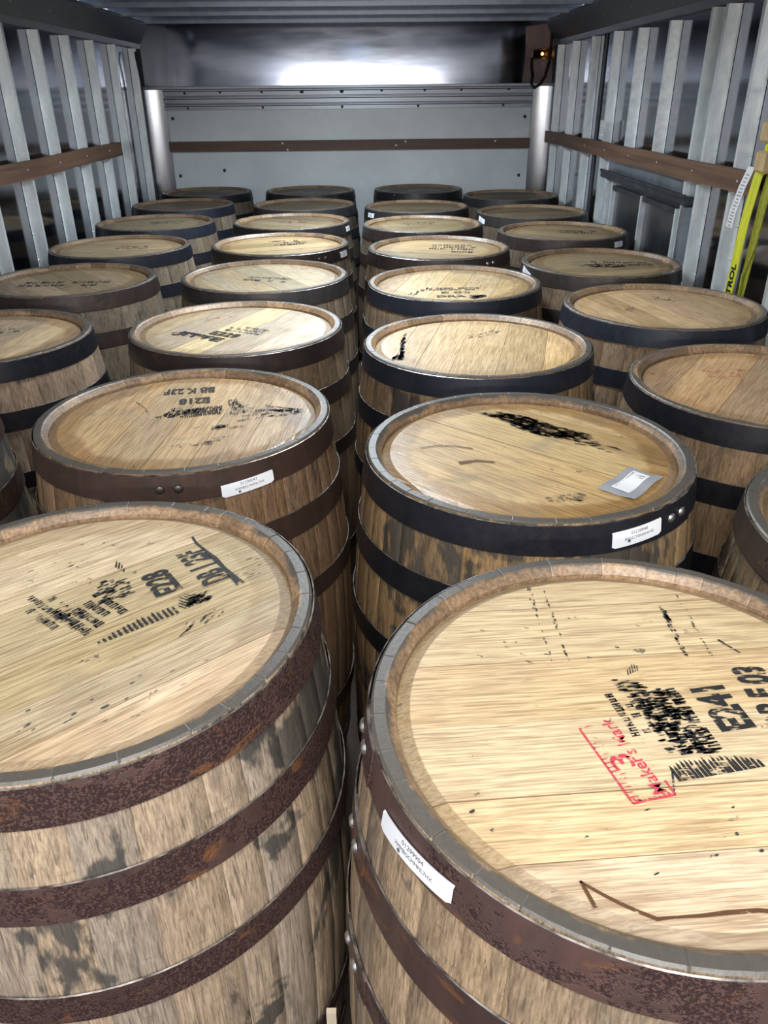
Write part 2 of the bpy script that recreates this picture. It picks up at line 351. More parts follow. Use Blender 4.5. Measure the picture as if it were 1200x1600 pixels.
for side, xa, xb in ((1, XL + .005, -1.228), (-1, XR - .005, 1.084)):
    b = MB(); rows = []
    for z in (0, .5, 1.0, 1.445):
        rows.append([(xa + (xb - xa) * (1 - cos(t * pi / 20)), YB - .035 + .035 * sin(t * pi / 20) - .001, z) for t in range(11)])
    b.grid(rows, 0, True); build('corner_cove', b, M['corner'], wf)
# attic over the cab
b = MB(); rows = []
rows.append([(x, YB + .83, 1.455) for x in (XL, XR)])
rows.append([(x, YB + .83, 1.845) for x in (XL, XR)])
b.grid(rows, 0, True); struct('wall_attic_back', b, M['attic'])
b = MB(); b.box(XL - .03, XL + .02, YB, YB + .86, 1.46, 1.845); struct('wall_attic_left', b, M['dark'])
b = MB(); b.box(XR - .02, XR + .03, YB, YB + .86, 1.46, 1.845); wa = struct('wall_attic_right', b, M['dark'])
# red-brown lining on the attic's right side, with a slot, amber lamp and cable
b = MB()
X = XR - .03
def lp(u, z, d=0): # u 0..1 from the opening to the back
    return (X + .012 - d - .125 * u + .004 * sin(u * 7 + z * 20), YB + .03 + u * .30, z)
N = 16
zs = [1.465 + i * (1.785 - 1.465) / 12 for i in range(13)]
for i in range(N):
    for j in range(12):
        u0, u1 = i / N, (i + 1) / N; za, zb = zs[j], zs[j + 1]
        if u1 <= .70 and 5 <= j <= 6: continue
        b.quad(lp(u0, za), lp(u0, zb), lp(u1, zb), lp(u1, za), sm=True)
ln = build('side_lining', b, M['lining'], wa)
b = MB(); z0, z1 = zs[5], zs[7]
for z in (z0, z1):
    b.tube([lp(u / 10 * .69, z, .004) for u in range(11)], .0035, 6)
build('slot_trim', b, M['copper'], ln)
b = MB(); b.quad(*[(lambda q: (q[0] + .012, q[1] + .004, q[2]))(lp(u, z)) for u, z in ((0, z0), (.75, z0), (.75, z1), (0, z1))]); build('slot_backing', b, M['black'], ln)
b = MB(); b.dome(lp(.40, (z0 + z1) / 2, -.006), (-.5, -1, 0), .009, .006, 10); build('marker_lamp', b, M['amber'], ln)
b = MB(); pts = [(XR - .04, YB + .0, 1.79), (XR - .045, YB - .01, 1.70), (XR - .05, YB - .015, 1.58), (XR - .07, YB - .02, 1.50), (XR - .10, YB - .03, 1.455), (XR - .135, YB - .03, 1.435), (XR - .155, YB - .02, 1.46), (XR - .145, YB, 1.50), (XR - .15, YB + .02, 1.54), (XR - .152, YB + .03, 1.60)]
b.tube(pts, .009, 8)
o = build('hanging_cable', b, M['black']); o['label'] = 'black cable looping down at the corner beside the red-brown attic lining'; o['category'] = 'cable'
# cable on the last left stud, conduit on the right wall
b = MB(); b.tube([(XL + .044, 5.33, 1.64), (XL + .05, 5.31, 1.60), (XL + .05, 5.345, 1.5), (XL + .05, 5.35, 1.3), (XL + .05, 5.35, .9), (XL + .05, 5.35, .1)], .006, 6)
build('wall_cable', b, M['dark'], wl)
b = MB(); b.tube([(XR - .03, 4.36, .02), (XR - .03, 4.36, 1.66)], .012, 8); build('conduit', b, M['dark'], wr)
b = MB(); b.box(XR - .046, XR - .042, 4.18, 4.26, 1.205, 1.29)
for y in (4.195, 4.245):
    for z in (1.225, 1.265): b.dome((XR - .046, y, z), (-1, 0, 0), .006, .004, 6)
build('stud_bracket', b, M['galv'], wr)
# side door on the right wall
b = MB(); b.box(XR - .012, XR - .001, 3.0, 4.1, 0, 1.06); dr = struct('door_1', b, M['aludark'])
b = MB(); b.box(XR - .055, XR - .012, 3.0, 4.12, 1.045, 1.075, 0, .003); b.box(XR - .06, XR - .05, 3.0, 4.12, 1.07, 1.082); build('door_header', b, M['dark'], dr)
b = MB(); b.box(XR - .02, XR - .010, 2.97, 4.12, 1.075, 1.13); build('header_plate', b, M['extr'], dr)
for y, w_, dpt, mm in ((4.05, .03, .045, 'galv'), (3.99, .02, .03, 'galv'), (3.54, .016, .034, 'galv'), (3.12, .014, .036, 'galv'), (3.02, .03, .05, 'extr')):
    b = MB(); b.box(XR - dpt, XR - .012, y - w_ / 2, y + w_ / 2, 0, 1.04 if y > 3.9 or y < 3.05 else 1.02, 0, .002); build('door_stile', b, M[mm], dr)
b = MB(); b.box(XR - .03, XR - .012, 3.13, 3.53, 1.0, 1.02); b.box(XR - .03, XR - .012, 3.55, 3.98, 1.0, 1.02); build('door_crosspiece', b, M['dark'], dr)

# roof dome lamp
for lx, ly, lb in ((-.05, 3.65, 'small dome lamp on the roof above the middle rows of barrels'), (-.02, 2.12, 'dome lamp on the roof near the open end of the truck')):
    e = bpy.data.objects.new('dome_lamp', None); COL.objects.link(e); e.location = (lx, ly, 1.845); e['label'] = lb; e['category'] = 'lamp'
    b = MB(); b.box(-.16, .16, -.09, .09, -.05, 0, 0, .006); build('lamp_body', b, M['lampbody'], e)
    b = MB(); b.box(-.13, .13, -.07, .07, -.068, -.05, 0, .008); build('lamp_lens', b, M['lens'], e)

# ------------------------------------------------------------------ barrels
H = .89; RT, RB = .270, .3045; ZH = H - .012; RHEAD = .2475
def rp(z): return RT + (RB - RT) * (1 - ((z - H / 2) / (H / 2)) ** 2)
def make_template(seed):
    rnd = random.Random(seed); n = rnd.choice((29, 30, 31, 32)); ws = [rnd.uniform(.62, 1.35) for _ in range(n)]; t = sum(ws); a = 0
    staves = []
    zs = [0, .05, .13, .22, .33, .445, .56, .67, .76, .84, .875, H - .002]
    for wv in ws:
        da = wv / t * 2 * pi; b = MB(); top = rnd.uniform(-.0005, .0003); bul = rnd.uniform(-.0004, .0006)
        be = .0016 / .29
        A = [a, a + be, a + da * .33, a + da * .67, a + da - be, a + da]; D = [-.0016, 0, bul, bul, 0, -.0016]
        rows = []
        for z in zs: rows.append([((rp(z) + d) * cos(q), (rp(z) + d) * sin(q), z) for q, d in zip(A, D)])
        b.grid(rows, 0, True)
        zt = H + top
        ring = lambda r, z, dd=0: [((r + (d if dd else 0)) * cos(q), (r + (d if dd else 0)) * sin(q), z - (.0004 if i in (0, 5) else 0)) for i, (q, d) in enumerate(zip(A, D))]
        b.grid([rows[-1], ring(RT - .002, zt), ring(RT - .0135, zt)], 1, False)
        b.grid([ring(RT - .0135, zt), ring(RT - .016, zt - .002), ring(RHEAD - .001, ZH + .001), ring(RHEAD - .001, ZH - .012)], 1, False)
        staves.append(b.mesh('stave', [M['stave'], M['end']])); a += da
    planks = []; n = rnd.choice((5, 6, 6, 7)); ws = [rnd.uniform(.75, 1.3) for _ in range(n)]; t = sum(ws); x = -RHEAD
    for wv in ws:
        x1 = x + wv / t * 2 * RHEAD; b = MB(); rows = []
        ri = RHEAD - .0155
        lo, hi = x, x1; dz = rnd.uniform(-.0004, .0004)
        xs = [lo, lo + .0005] + [lo + (hi - lo) * k / 8 for k in range(1, 8)] + [hi - .0005, hi]
        for i, xx in enumerate(xs):
            xx = max(-RHEAD + 1e-4, min(RHEAD - 1e-4, xx)); yo = math.sqrt(max(0, RHEAD ** 2 - xx ** 2)); yi = math.sqrt(ri * ri - xx * xx) if abs(xx) < ri else yo * .4
            g_ = -.0010 if i in (0, len(xs) - 1) and abs(xx) < RHEAD - .005 else 0
            def zz(y): return ZH + dz + g_ - max(0, hypot(xx, y) - ri) * .38
            rows.append([(xx, y, zz(y)) for y in (-yo, -yi, -yi * .33, yi * .33, yi, yo)])
        b.grid(rows[1:-1], 0, False); b.grid(rows[:2], 1, False); b.grid(rows[-2:], 1, False); planks.append(b.mesh('head_board', [M['head'], M['joint']])); x = x1
    return staves, planks
TPL = [make_template(s) for s in (11, 12, 13, 14)]
HOOPS = (('head', .841, .8865), ('quarter', .727, .774), ('bilge', .584, .625))
def hoop_mesh(z0, z1, flip):
    b = MB(); rows = []; n = 96; ov = .30; th = .0016
    for k in range(n + 7):
        q = k / n * 2 * pi
        if q > 2 * pi + ov: break
        o = .0006 + th * 1.1 * q / (2 * pi)
        P = [(rp(z0) + o, z0), (rp(z0) + o + th, z0 + .0006), (rp((z0 + z1) / 2) + o + th, (z0 + z1) / 2), (rp(z1) + o + th, z1 - .0006), (rp(z1) + o, z1)]
        rows.append([(r * cos(q), r * sin(q), (H - z if flip else z)) for r, z in P])
    b.grid([r[:2] for r in rows], 1 if flip else 0, False); b.grid([r[1:4] for r in rows], 0, True); b.grid([r[3:] for r in rows], 0 if flip else 1, False)
    b.quad(*rows[-1]); b.quad(*rows[0][::-1])
    return b.mesh('hoop', [M['hoop'], M['edge']])
HM = [hoop_mesh(z0, z1, f) for f in (False, True) for _, z0, z1 in HOOPS]
rv = MB(); rv.dome((0, 0, 0), (1, 0, 0), .0078, .0045, 12); RV = rv.mesh('rivet', [M['rivet']])
rv = MB(); rv.dome((0, 0, 0), (1, 0, 0), .0078, .0045, 12); RVD = rv.mesh('rivet', [M['rivetdark']])

HEADS = {}
def barrel(key, x, y, label, head=90, tpl=0, ht=(1, 1, 1), hd=.4, st=(1, 1, 1), sd=.3, hoop=(.03, .03, .034), rust=.2, seam=100, seam2=None, ed=.6, rivet='light'):  # ht, st: head and stave tints; far rows carry the light's falloff in them
    rnd = random.Random(key)
    e = bpy.data.objects.new('whiskey_barrel', None); COL.objects.link(e); e.location = (x, y, 0); rz = R_(head - 90); e.rotation_euler = (0, 0, rz)
    e['label'] = label; e['category'] = 'barrel'; e['group'] = 'oak barrels standing in rows in the truck'
    sts, pls = TPL[tpl]
    for me in sts:
        o = ob('stave', me, e); k = rnd.uniform(.88, 1.1); o.color = (st[0] * k, st[1] * k, st[2] * k, sd)
    for me in pls:
        o = ob('head_board', me, e); k = rnd.uniform(.84, 1.08); o.color = (ht[0] * k, ht[1] * k * rnd.uniform(.98, 1.02), ht[2] * k * rnd.uniform(.93, 1.05), hd)
    for i, me in enumerate(HM):
        lvl = i % 3; zc = (HOOPS[lvl][1] + HOOPS[lvl][2]) / 2
        o = ob(('head_hoop', 'quarter_hoop', 'bilge_hoop')[lvl], me, e)
        sa = R_(seam if lvl == 0 else (seam2 if seam2 is not None else seam) + (0 if lvl == 1 else 6)) + (0 if i < 3 else 1.3)
        o.rotation_euler = (0, 0, sa - .10 - rz)          # seam rivets sit just past local angle 0
        k = rnd.uniform(.85, 1.15) * (1 if lvl != 2 else .9); o.color = (hoop[0] * k, hoop[1] * k, hoop[2] * k, rust)
        if i < 3:
            for q in (.05, .155):
                r_ = ob('rivet', RV if rivet == 'light' else RVD, o); rr = rp(zc) + .0006 + .0016 * 2.05
                r_.location = (rr * cos(q), rr * sin(q), zc); r_.rotation_euler = (0, 0, q)
    HEADS[key] = (e, x, y, rz); return e
def loc(key, wx, wy):
    e, x, y, rz = HEADS[key]; dx, dy = wx - x, wy - y; c, s = cos(-rz), sin(-rz); return dx * c - dy * s, dx * s + dy * c
ZD = ZH + .0012
def head_part(key, polys, name, m, dz=0.0):
    me = bpy.data.meshes.new(name); vs = []; fs = []
    for P in polys:
        i = len(vs); vs += [(*loc(key, *p), ZD + dz) for p in P]; fs.append(tuple(range(i, i + len(P))))
    me.from_pydata(vs, [], fs); me.materials.append(M[m]); o = ob(name, me, HEADS[key][0])
    if name in ('ink_smear', 'small_stencil_print', 'paint_blotch'): o['kind'] = 'stuff'
    return o
def stencil(key, txt, start, deg, width, height, m='ink', bold=.042):
    tv, tf = text_mesh(txt, width, height, bold); a = R_(deg); c, s = cos(a), sin(a)
    me = bpy.data.meshes.new('stencil_lettering')
    me.from_pydata([(*loc(key, start[0] + u * c - v * s, start[1] + u * s + v * c), ZD) for u, v in tv], [], tf); me.materials.append(M[m])
    return ob('stencil_lettering', me, HEADS[key][0])
def inside(p, poly):
    r = False; j = len(poly) - 1
    for i in range(len(poly)):
        (xi, yi), (xj, yj) = poly[i], poly[j]
        if (yi > p[1]) != (yj > p[1]) and p[0] < (xj - xi) * (p[1] - yi) / (yj - yi) + xi: r = not r
        j = i
    return r
def smear(key, poly, n, ln, wd, deg, m='ink', seed=1, name='ink_smear'):
    """short irregular brush strokes scattered inside a world-space outline"""
    rnd = random.Random(seed); xs = [p[0] for p in poly]; ys = [p[1] for p in poly]; out = []; k = 0
    while len(out) < n and k < n * 30:
        k += 1; p = (rnd.uniform(min(xs), max(xs)), rnd.uniform(min(ys), max(ys)))
        if not inside(p, poly): continue
        a = R_(deg + rnd.gauss(0, 5)); l = ln * rnd.uniform(.5, 1.2) / 2; w_ = wd * rnd.uniform(.5, 1.2) / 2; c, s = cos(a), sin(a)
        P = [(-l, 0), (-l * .5, -w_), (l * .4, -w_ * .9), (l, w_ * .1), (l * .6, w_), (-l * .6, w_ * .8)]
        out.append([(p[0] + u * c - v * s, p[1] + u * s + v * c) for u, v in P])
    return head_part(key, out, name, m)
def textrows(key, start, deg, width, rows, rh, m='inkthin', seed=1, ragged=.3, dens=1.0):
    """rows of small, rubbed, unreadable stencil characters; start = lower-left, rows stacked upwards"""
    rnd = random.Random(seed); a = R_(deg); c, s = cos(a), sin(a); out = []
    for r in range(rows):
        u = rnd.uniform(0, width * .1); end = width * (1 - rnd.uniform(0, ragged)); cw = rh * .52
        while u < end:
            if rnd.random() < .86 * dens:
                v0 = r * rh + rnd.uniform(0, rh * .12); v1 = r * rh + rh * rnd.uniform(.62, .82); w_ = cw * rnd.uniform(.22, .42)
                for q in ((u, u + w_), (u + cw * .5, u + cw * .5 + w_)):
                    P = [(q[0], v0), (q[1], v0), (q[1], v1), (q[0], v1)]; out.append([(start[0] + x_ * c - y_ * s, start[1] + x_ * s + y_ * c) for x_, y_ in P])
                vm = v0 + (v1 - v0) * rnd.choice((.0, .4, .75)); P = [(u, vm), (u + cw * .6, vm), (u + cw * .6, vm + rh * .16), (u, vm + rh * .16)]
                out.append([(start[0] + x_ * c - y_ * s, start[1] + x_ * s + y_ * c) for x_, y_ in P])
            u += cw * rnd.uniform(1.0, 1.15)
    o = head_part(key, out, 'small_stencil_print', m); return o
def comb(key, p0, p1, hts, slant, m='ink', seed=1, wfac=.62):
    """stencil edge smear: a row of teeth rising from the line p0-p1"""
    rnd = random.Random(seed); dx, dy = p1[0] - p0[0], p1[1] - p0[1]; L = hypot(dx, dy); ux, uy = dx / L, dy / L; sx, sy = cos(R_(slant)), sin(R_(slant)); n = len(hts); out = []
    for i, h in enumerate(hts):
        q = (i + rnd.uniform(-.1, .1)) / n * L; w_ = L / n * wfac; h *= rnd.uniform(.85, 1.12); ax, ay = p0[0] + ux * q, p0[1] + uy * q
        out.append([(ax, ay), (ax + ux * w_, ay + uy * w_), (ax + ux * w_ * .8 + sx * h * .8, ay + uy * w_ * .8 + sy * h * .8), (ax + ux * w_ * .4 + sx * h, ay + uy * w_ * .4 + sy * h), (ax + sx * h * .7, ay + sy * h * .7)])
    return head_part(key, out, 'ink_smear', m)
def trace(key, pts, w0, w1, m='ink', seed=1, name='ink_line', dz=0.0):
    rnd = random.Random(seed); out = []; pts = [Vector(p) for p in pts]; n = len(pts)
    L = []; Rr = []
    for i, p in enumerate(pts):
        d = (pts[min(i + 1, n - 1)] - pts[max(i - 1, 0)]).normalized(); k = (w0 + (w1 - w0) * i / (n - 1)) * rnd.uniform(.7, 1.2) / 2; nn = Vector((-d.y, d.x)) * k
        L.append(tuple(p + nn)); Rr.append(tuple(p - nn))
    for i in range(n - 1): out.append([L[i], L[i + 1], Rr[i + 1], Rr[i]])
    return head_part(key, out, name, m, dz)
def sticker(key, deg, z, width, tilt=0.0, h=.0215, lines=('01290047', 'KMMBSCMMML7HX'), spot='dot'):
    """white label stuck round the head hoop: curved, rounded corners, thin print"""
    e, bx_, by_, rz = HEADS[key]; a0 = R_(deg) - rz; b = MB(); n = 18; rows = []
    def P(u, v, d=0.0):
        zz = z + v + tilt * u; r = rp(zz) + .0052 + d; return (r * cos(a0 + u / .277), r * sin(a0 + u / .277), zz)
    for k in range(n + 1):
        u = -width / 2 + width * k / n; ex = max(0, abs(u) - (width / 2 - .003)) / .003; hh = h / 2 - .003 * (1 - math.sqrt(max(0, 1 - ex * ex)))
        rows.append([P(u, -hh), P(u, hh)])
    lo = [[P(-width / 2 + width * k / n, v, -.0016) for v in (-h / 2 + .001, h / 2 - .001)] for k in range(n + 1)]
    b.grid(rows, 0, True); b.grid([[r[0], q[0]] for r, q in zip(rows, lo)], 0, False); b.grid([[r[1], q[1]] for r, q in zip(rows, lo)], 0, False)
    s_ = build('label_sticker', b, M['sticker'], e); s_['label'] = 'white paper label stuck on the head hoop'
    if not lines: return s_
    vs = []; fs = []
    for (txt, wd, ht_, u0, v0) in ((lines[0], .030, .0050, -.014, .0035), (lines[1], .052, .0042, -.024, -.0040)):
        tv, tf = text_mesh(txt, wd, ht_, .0); i = len(vs); vs += [P(u0 + u, v0 + v, .0003) for u, v in tv]; fs += [tuple(i + q for q in f) for f in tf]
    me = bpy.data.meshes.new('label_text'); me.from_pydata(vs, [], fs); me.materials.append(M['print']); ob('label_text', me, s_)
    b = MB()
    if spot == 'dot': b.quad(*[P(-.017 + .0022 * cos(t * pi / 6), -.0068 + .0022 * sin(t * pi / 6), .0003) for t in range(12)])
    elif spot == 'square': b.quad(P(-.019, -.0075, .0003), P(-.0145, -.0075, .0003), P(-.0145, -.003, .0003), P(-.019, -.003, .0003))
    if spot: build('label_mark', b, M['print'], s_)
    return s_
def smallsticker(key, deg, z, width=.05, tilt=0):
    s_ = sticker(key, deg, z, width, tilt, .022, None); e, bx_, by_, rz = HEADS[key]; a0 = R_(deg) - rz; b = MB(); rnd = random.Random(deg)
    for r in range(3):
        u = -width * .18
        while u < width * .2:
            w_ = rnd.uniform(.001, .003); zz = z - .006 + r * .0045; q = rp(zz) + .0056
            b.quad(*[(q * cos(a0 + uu / .277), q * sin(a0 + uu / .277), z2 + tilt * uu) for uu, z2 in ((u, zz), (u + w_, zz), (u + w_, zz + .0022), (u, zz + .0022))]); u += w_ + .0012
    build('label_print', b, M['printgrey'], s_)

BLK = (.012, .013, .018); BLU = (.017, .021, .032); BRN = (.058, .036, .029); DBR = (.036, .027, .024); RST = (.076, .046, .041)
# column beside the left wall (front to back)
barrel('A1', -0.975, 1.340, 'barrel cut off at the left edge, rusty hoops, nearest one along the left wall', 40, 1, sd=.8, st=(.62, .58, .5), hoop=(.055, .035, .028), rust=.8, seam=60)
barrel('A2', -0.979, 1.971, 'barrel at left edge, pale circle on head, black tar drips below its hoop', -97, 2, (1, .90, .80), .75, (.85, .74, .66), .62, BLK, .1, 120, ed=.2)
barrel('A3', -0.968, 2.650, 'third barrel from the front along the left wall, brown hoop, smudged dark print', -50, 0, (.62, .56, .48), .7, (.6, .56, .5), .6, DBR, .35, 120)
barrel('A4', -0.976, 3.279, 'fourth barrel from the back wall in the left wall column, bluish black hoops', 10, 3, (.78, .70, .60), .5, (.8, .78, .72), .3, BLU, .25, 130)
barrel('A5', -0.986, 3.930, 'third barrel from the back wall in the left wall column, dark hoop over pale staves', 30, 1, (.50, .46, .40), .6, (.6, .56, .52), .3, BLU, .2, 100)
barrel('A6', -0.990, 4.601, 'second barrel from the back wall in the left wall column, shade-tinted head', -20, 2, (.27, .24, .215), .7, (.7, .66, .6), .3, BLU, .2, 100)  # dim light at the far end is put into this tint
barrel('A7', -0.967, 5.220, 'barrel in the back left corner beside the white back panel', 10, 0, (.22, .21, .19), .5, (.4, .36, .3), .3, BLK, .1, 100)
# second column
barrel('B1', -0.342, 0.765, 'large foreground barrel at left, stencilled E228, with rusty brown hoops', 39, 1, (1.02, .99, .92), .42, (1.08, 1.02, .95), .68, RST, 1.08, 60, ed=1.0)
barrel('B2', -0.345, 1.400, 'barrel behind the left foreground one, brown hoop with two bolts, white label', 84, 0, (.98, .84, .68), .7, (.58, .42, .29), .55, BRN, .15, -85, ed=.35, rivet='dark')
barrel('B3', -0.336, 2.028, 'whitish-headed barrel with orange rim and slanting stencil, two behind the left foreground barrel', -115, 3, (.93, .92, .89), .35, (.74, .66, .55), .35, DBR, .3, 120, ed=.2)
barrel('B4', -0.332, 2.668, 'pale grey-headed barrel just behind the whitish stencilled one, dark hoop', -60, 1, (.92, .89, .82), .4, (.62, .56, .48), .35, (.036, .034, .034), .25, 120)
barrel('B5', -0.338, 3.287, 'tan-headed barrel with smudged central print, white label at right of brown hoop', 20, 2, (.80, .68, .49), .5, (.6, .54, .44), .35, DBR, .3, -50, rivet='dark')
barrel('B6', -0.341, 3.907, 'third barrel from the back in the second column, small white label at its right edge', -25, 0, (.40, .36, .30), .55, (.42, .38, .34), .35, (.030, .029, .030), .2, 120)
barrel('B7', -0.321, 4.535, 'second barrel from the back in the second column, shade-tinted head, dark hoop, no label', 5, 3, (.24, .22, .19), .7, (.3, .27, .25), .35, (.028, .028, .031), .2, 100)  # tint lowered to paint in the dimness of the back rows
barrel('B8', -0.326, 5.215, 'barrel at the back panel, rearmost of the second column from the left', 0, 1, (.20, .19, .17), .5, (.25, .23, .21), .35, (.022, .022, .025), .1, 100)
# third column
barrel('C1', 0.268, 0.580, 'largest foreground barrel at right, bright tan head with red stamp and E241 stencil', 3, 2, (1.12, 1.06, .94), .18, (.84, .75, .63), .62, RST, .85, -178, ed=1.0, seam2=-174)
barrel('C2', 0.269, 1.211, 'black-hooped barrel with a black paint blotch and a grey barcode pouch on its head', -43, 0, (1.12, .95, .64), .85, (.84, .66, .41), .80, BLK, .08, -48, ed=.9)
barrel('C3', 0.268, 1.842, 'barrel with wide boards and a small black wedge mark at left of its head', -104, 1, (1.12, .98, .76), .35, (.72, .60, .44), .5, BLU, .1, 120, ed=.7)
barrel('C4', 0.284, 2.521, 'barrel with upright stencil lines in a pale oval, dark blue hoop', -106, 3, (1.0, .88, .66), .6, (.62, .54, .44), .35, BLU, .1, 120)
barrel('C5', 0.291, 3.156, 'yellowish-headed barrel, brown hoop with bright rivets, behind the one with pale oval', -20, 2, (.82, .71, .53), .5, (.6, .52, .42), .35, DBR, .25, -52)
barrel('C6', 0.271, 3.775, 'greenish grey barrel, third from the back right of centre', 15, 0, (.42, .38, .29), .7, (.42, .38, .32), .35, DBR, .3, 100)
barrel('C7', 0.282, 4.395, 'shade-tinted barrel, small white label at left of hoop, second from back right of centre', 0, 1, (.27, .245, .2), .6, (.3, .27, .24), .35, (.026, .026, .030), .15, 100)  # back-row shade painted through the head and stave tints
barrel('C8', 0.345, 5.235, 'barrel set apart at the back panel, rearmost right of centre, shade put into its tint', 0, 3, (.17, .155, .135), .5, (.25, .23, .21), .35, (.020, .021, .026), .1, 100)
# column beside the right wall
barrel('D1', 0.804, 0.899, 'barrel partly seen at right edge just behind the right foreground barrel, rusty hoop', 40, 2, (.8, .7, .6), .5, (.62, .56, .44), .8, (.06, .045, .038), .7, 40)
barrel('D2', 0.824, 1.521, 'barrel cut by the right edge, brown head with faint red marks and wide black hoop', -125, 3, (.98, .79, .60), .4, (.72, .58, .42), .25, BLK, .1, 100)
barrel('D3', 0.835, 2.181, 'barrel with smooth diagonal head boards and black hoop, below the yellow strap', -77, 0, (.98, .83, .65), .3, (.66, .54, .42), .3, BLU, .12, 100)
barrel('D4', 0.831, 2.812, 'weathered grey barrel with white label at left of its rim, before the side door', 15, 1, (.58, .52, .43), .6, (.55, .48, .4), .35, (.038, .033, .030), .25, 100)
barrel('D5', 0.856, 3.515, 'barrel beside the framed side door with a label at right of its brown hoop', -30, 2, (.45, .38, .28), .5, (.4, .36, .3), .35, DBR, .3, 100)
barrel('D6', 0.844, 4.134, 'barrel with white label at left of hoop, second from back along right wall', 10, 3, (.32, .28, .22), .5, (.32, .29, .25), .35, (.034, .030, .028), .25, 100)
barrel('D7', 0.859, 4.846, 'rearmost barrel of the right wall column, shade-tinted head', 0, 0, (.23, .205, .17), .5, (.28, .25, .21), .35, (.026, .025, .026), .2, 100)  # darkened tint stands in for weak light near the back wall

# --- writing and marks on the heads
# B1
stencil('B1', 'DB 1 23F', (-.178, .838), 124, .092, .037)
stencil('B1', 'E228', (-.233, .815), 124, .058, .036)
textrows('B1', (-.285, .768), 140, .082, 4, .0165, 'ink', 5, .35)
smear('B1', [(-.345, .836), (-.308, .838), (-.292, .805), (-.328, .785)], 70, .010, .0026, 39, 'ink', 116); textrows('B1', (-.330, .755), 140, .115, 3, .0150, 'inkthin', 6, .4)
comb('B1', (-.306, .705), (-.226, .764), [.006, .008, .010, .012, .015, .016, .018, .019, .019, .020, .020, .022, .022, .020, .018, .016], 125, seed=3)
comb('B1', (-.222, .770), (-.196, .792), [.016, .022, .026, .030, .034, .036, .03], 150, seed=4)
smear('B1', [(-.222, .774), (-.196, .790), (-.204, .806), (-.222, .794)], 60, .012, .002, 60, 'ink', 8)
trace('B1', [(-.247, .943), (-.238, .925), (-.222, .905), (-.206, .884), (-.190, .86), (-.176, .84), (-.163, .822)], .0035, .010, 'ink', 9)
comb('B1', (-.333, .868), (-.315, .853), [.016, .017, .013, .010], 100, seed=5)
smear('B1', [(-.18, .80), (-.12, .84), (-.14, .90), (-.2, .86)], 16, .012, .002, 20, 'faint', 10)
smear('B1', [(-.215, .72), (-.17, .76), (-.18, .775), (-.22, .735)], 10, .02, .003, 65, 'inkthin', 11)
smear('B1', [(-.47, .80), (-.30, .95), (-.25, 1.0), (-.42, .93)], 18, .010, .002, 39, 'faint', 12)
smear('B1', [(-.44, .58), (-.17, .68), (-.12, .80), (-.2, .6), (-.35, .55)], 22, .010, .0035, 39, 'faint', 13)
# C1
stencil('C1', 'DB F 03', (.415, .549), 90, .092, .036)
stencil('C1', 'E241', (.369, .552), 98, .062, .037)
textrows('C1', (.326, .522), 100, .086, 3, .0155, 'ink', 15, .1, 1.0); smear('C1', [(.272, .522), (.322, .520), (.308, .60), (.292, .612), (.248, .628), (.262, .59)], 260, .011, .0028, 5, 'ink', 115)
textrows('C1', (.280, .548), 100, .070, 3, .0125, 'ink', 16, .4, 1.0)
comb('C1', (.270, .488), (.355, .503), [.018, .02, .021, .022, .022, .021, .022, .02, .023, .021, .022, .021, .02, .02, .018, .02, .016, .014, .012, .010], 103, seed=6, wfac=.85)
comb('C1', (.366, .505), (.378, .548), [.02, .02, .022, .024, .025, .025, .022, .02, .018], 10, seed=7, wfac=.8)
comb('C1', (.268, .632), (.283, .640), [.010, .013, .015, .013, .010], 80, seed=16, wfac=.45)
trace('C1', [(.262, .478), (.266, .492), (.268, .500)], .002, .002, 'inkthin', 3)
trace('C1', [(.386, .688), (.393, .676), (.401, .664)], .003, .002, 'ink', 9)
# red stamp: frame, words and numeral
o = stencil('C1', "Maker's Mark", (.2560, .4775), 104.5, .096, .0135, 'red', .012); o['label'] = 'red stamped lettering'
stencil('C1', '3', (.2385, .508), 105, .017, .021, 'red', .008)
def bar(a, b_, w_, m='red', seed=1): return trace('C1', [(a[0] + (b_[0] - a[0]) * t / 8, a[1] + (b_[1] - a[1]) * t / 8) for t in range(9)], w_, w_, m, seed, 'red_stamp_frame')
bar((.222, .4655), (.198, .556), .0022, 'red', 1); bar((.222, .4655), (.262, .474), .0022, 'red', 2); bar((.262, .474), (.258, .490), .0022, 'red', 3); bar((.198, .556), (.232, .566), .0014, 'redfaint', 4)
comb('C1', (.2225, .4665), (.201, .545), [.020, .019, .018, .016, .015, .013, .012, .011, .010, .009, .009, .010, .010, .012, .012, .010], 15, 'redfaint', 8, .38)
comb('C1', (.224, .467), (.260, .4745), [.005, .006, .006, .005, .006, .005, .008, .008], 105, 'redfaint', 9, .6)
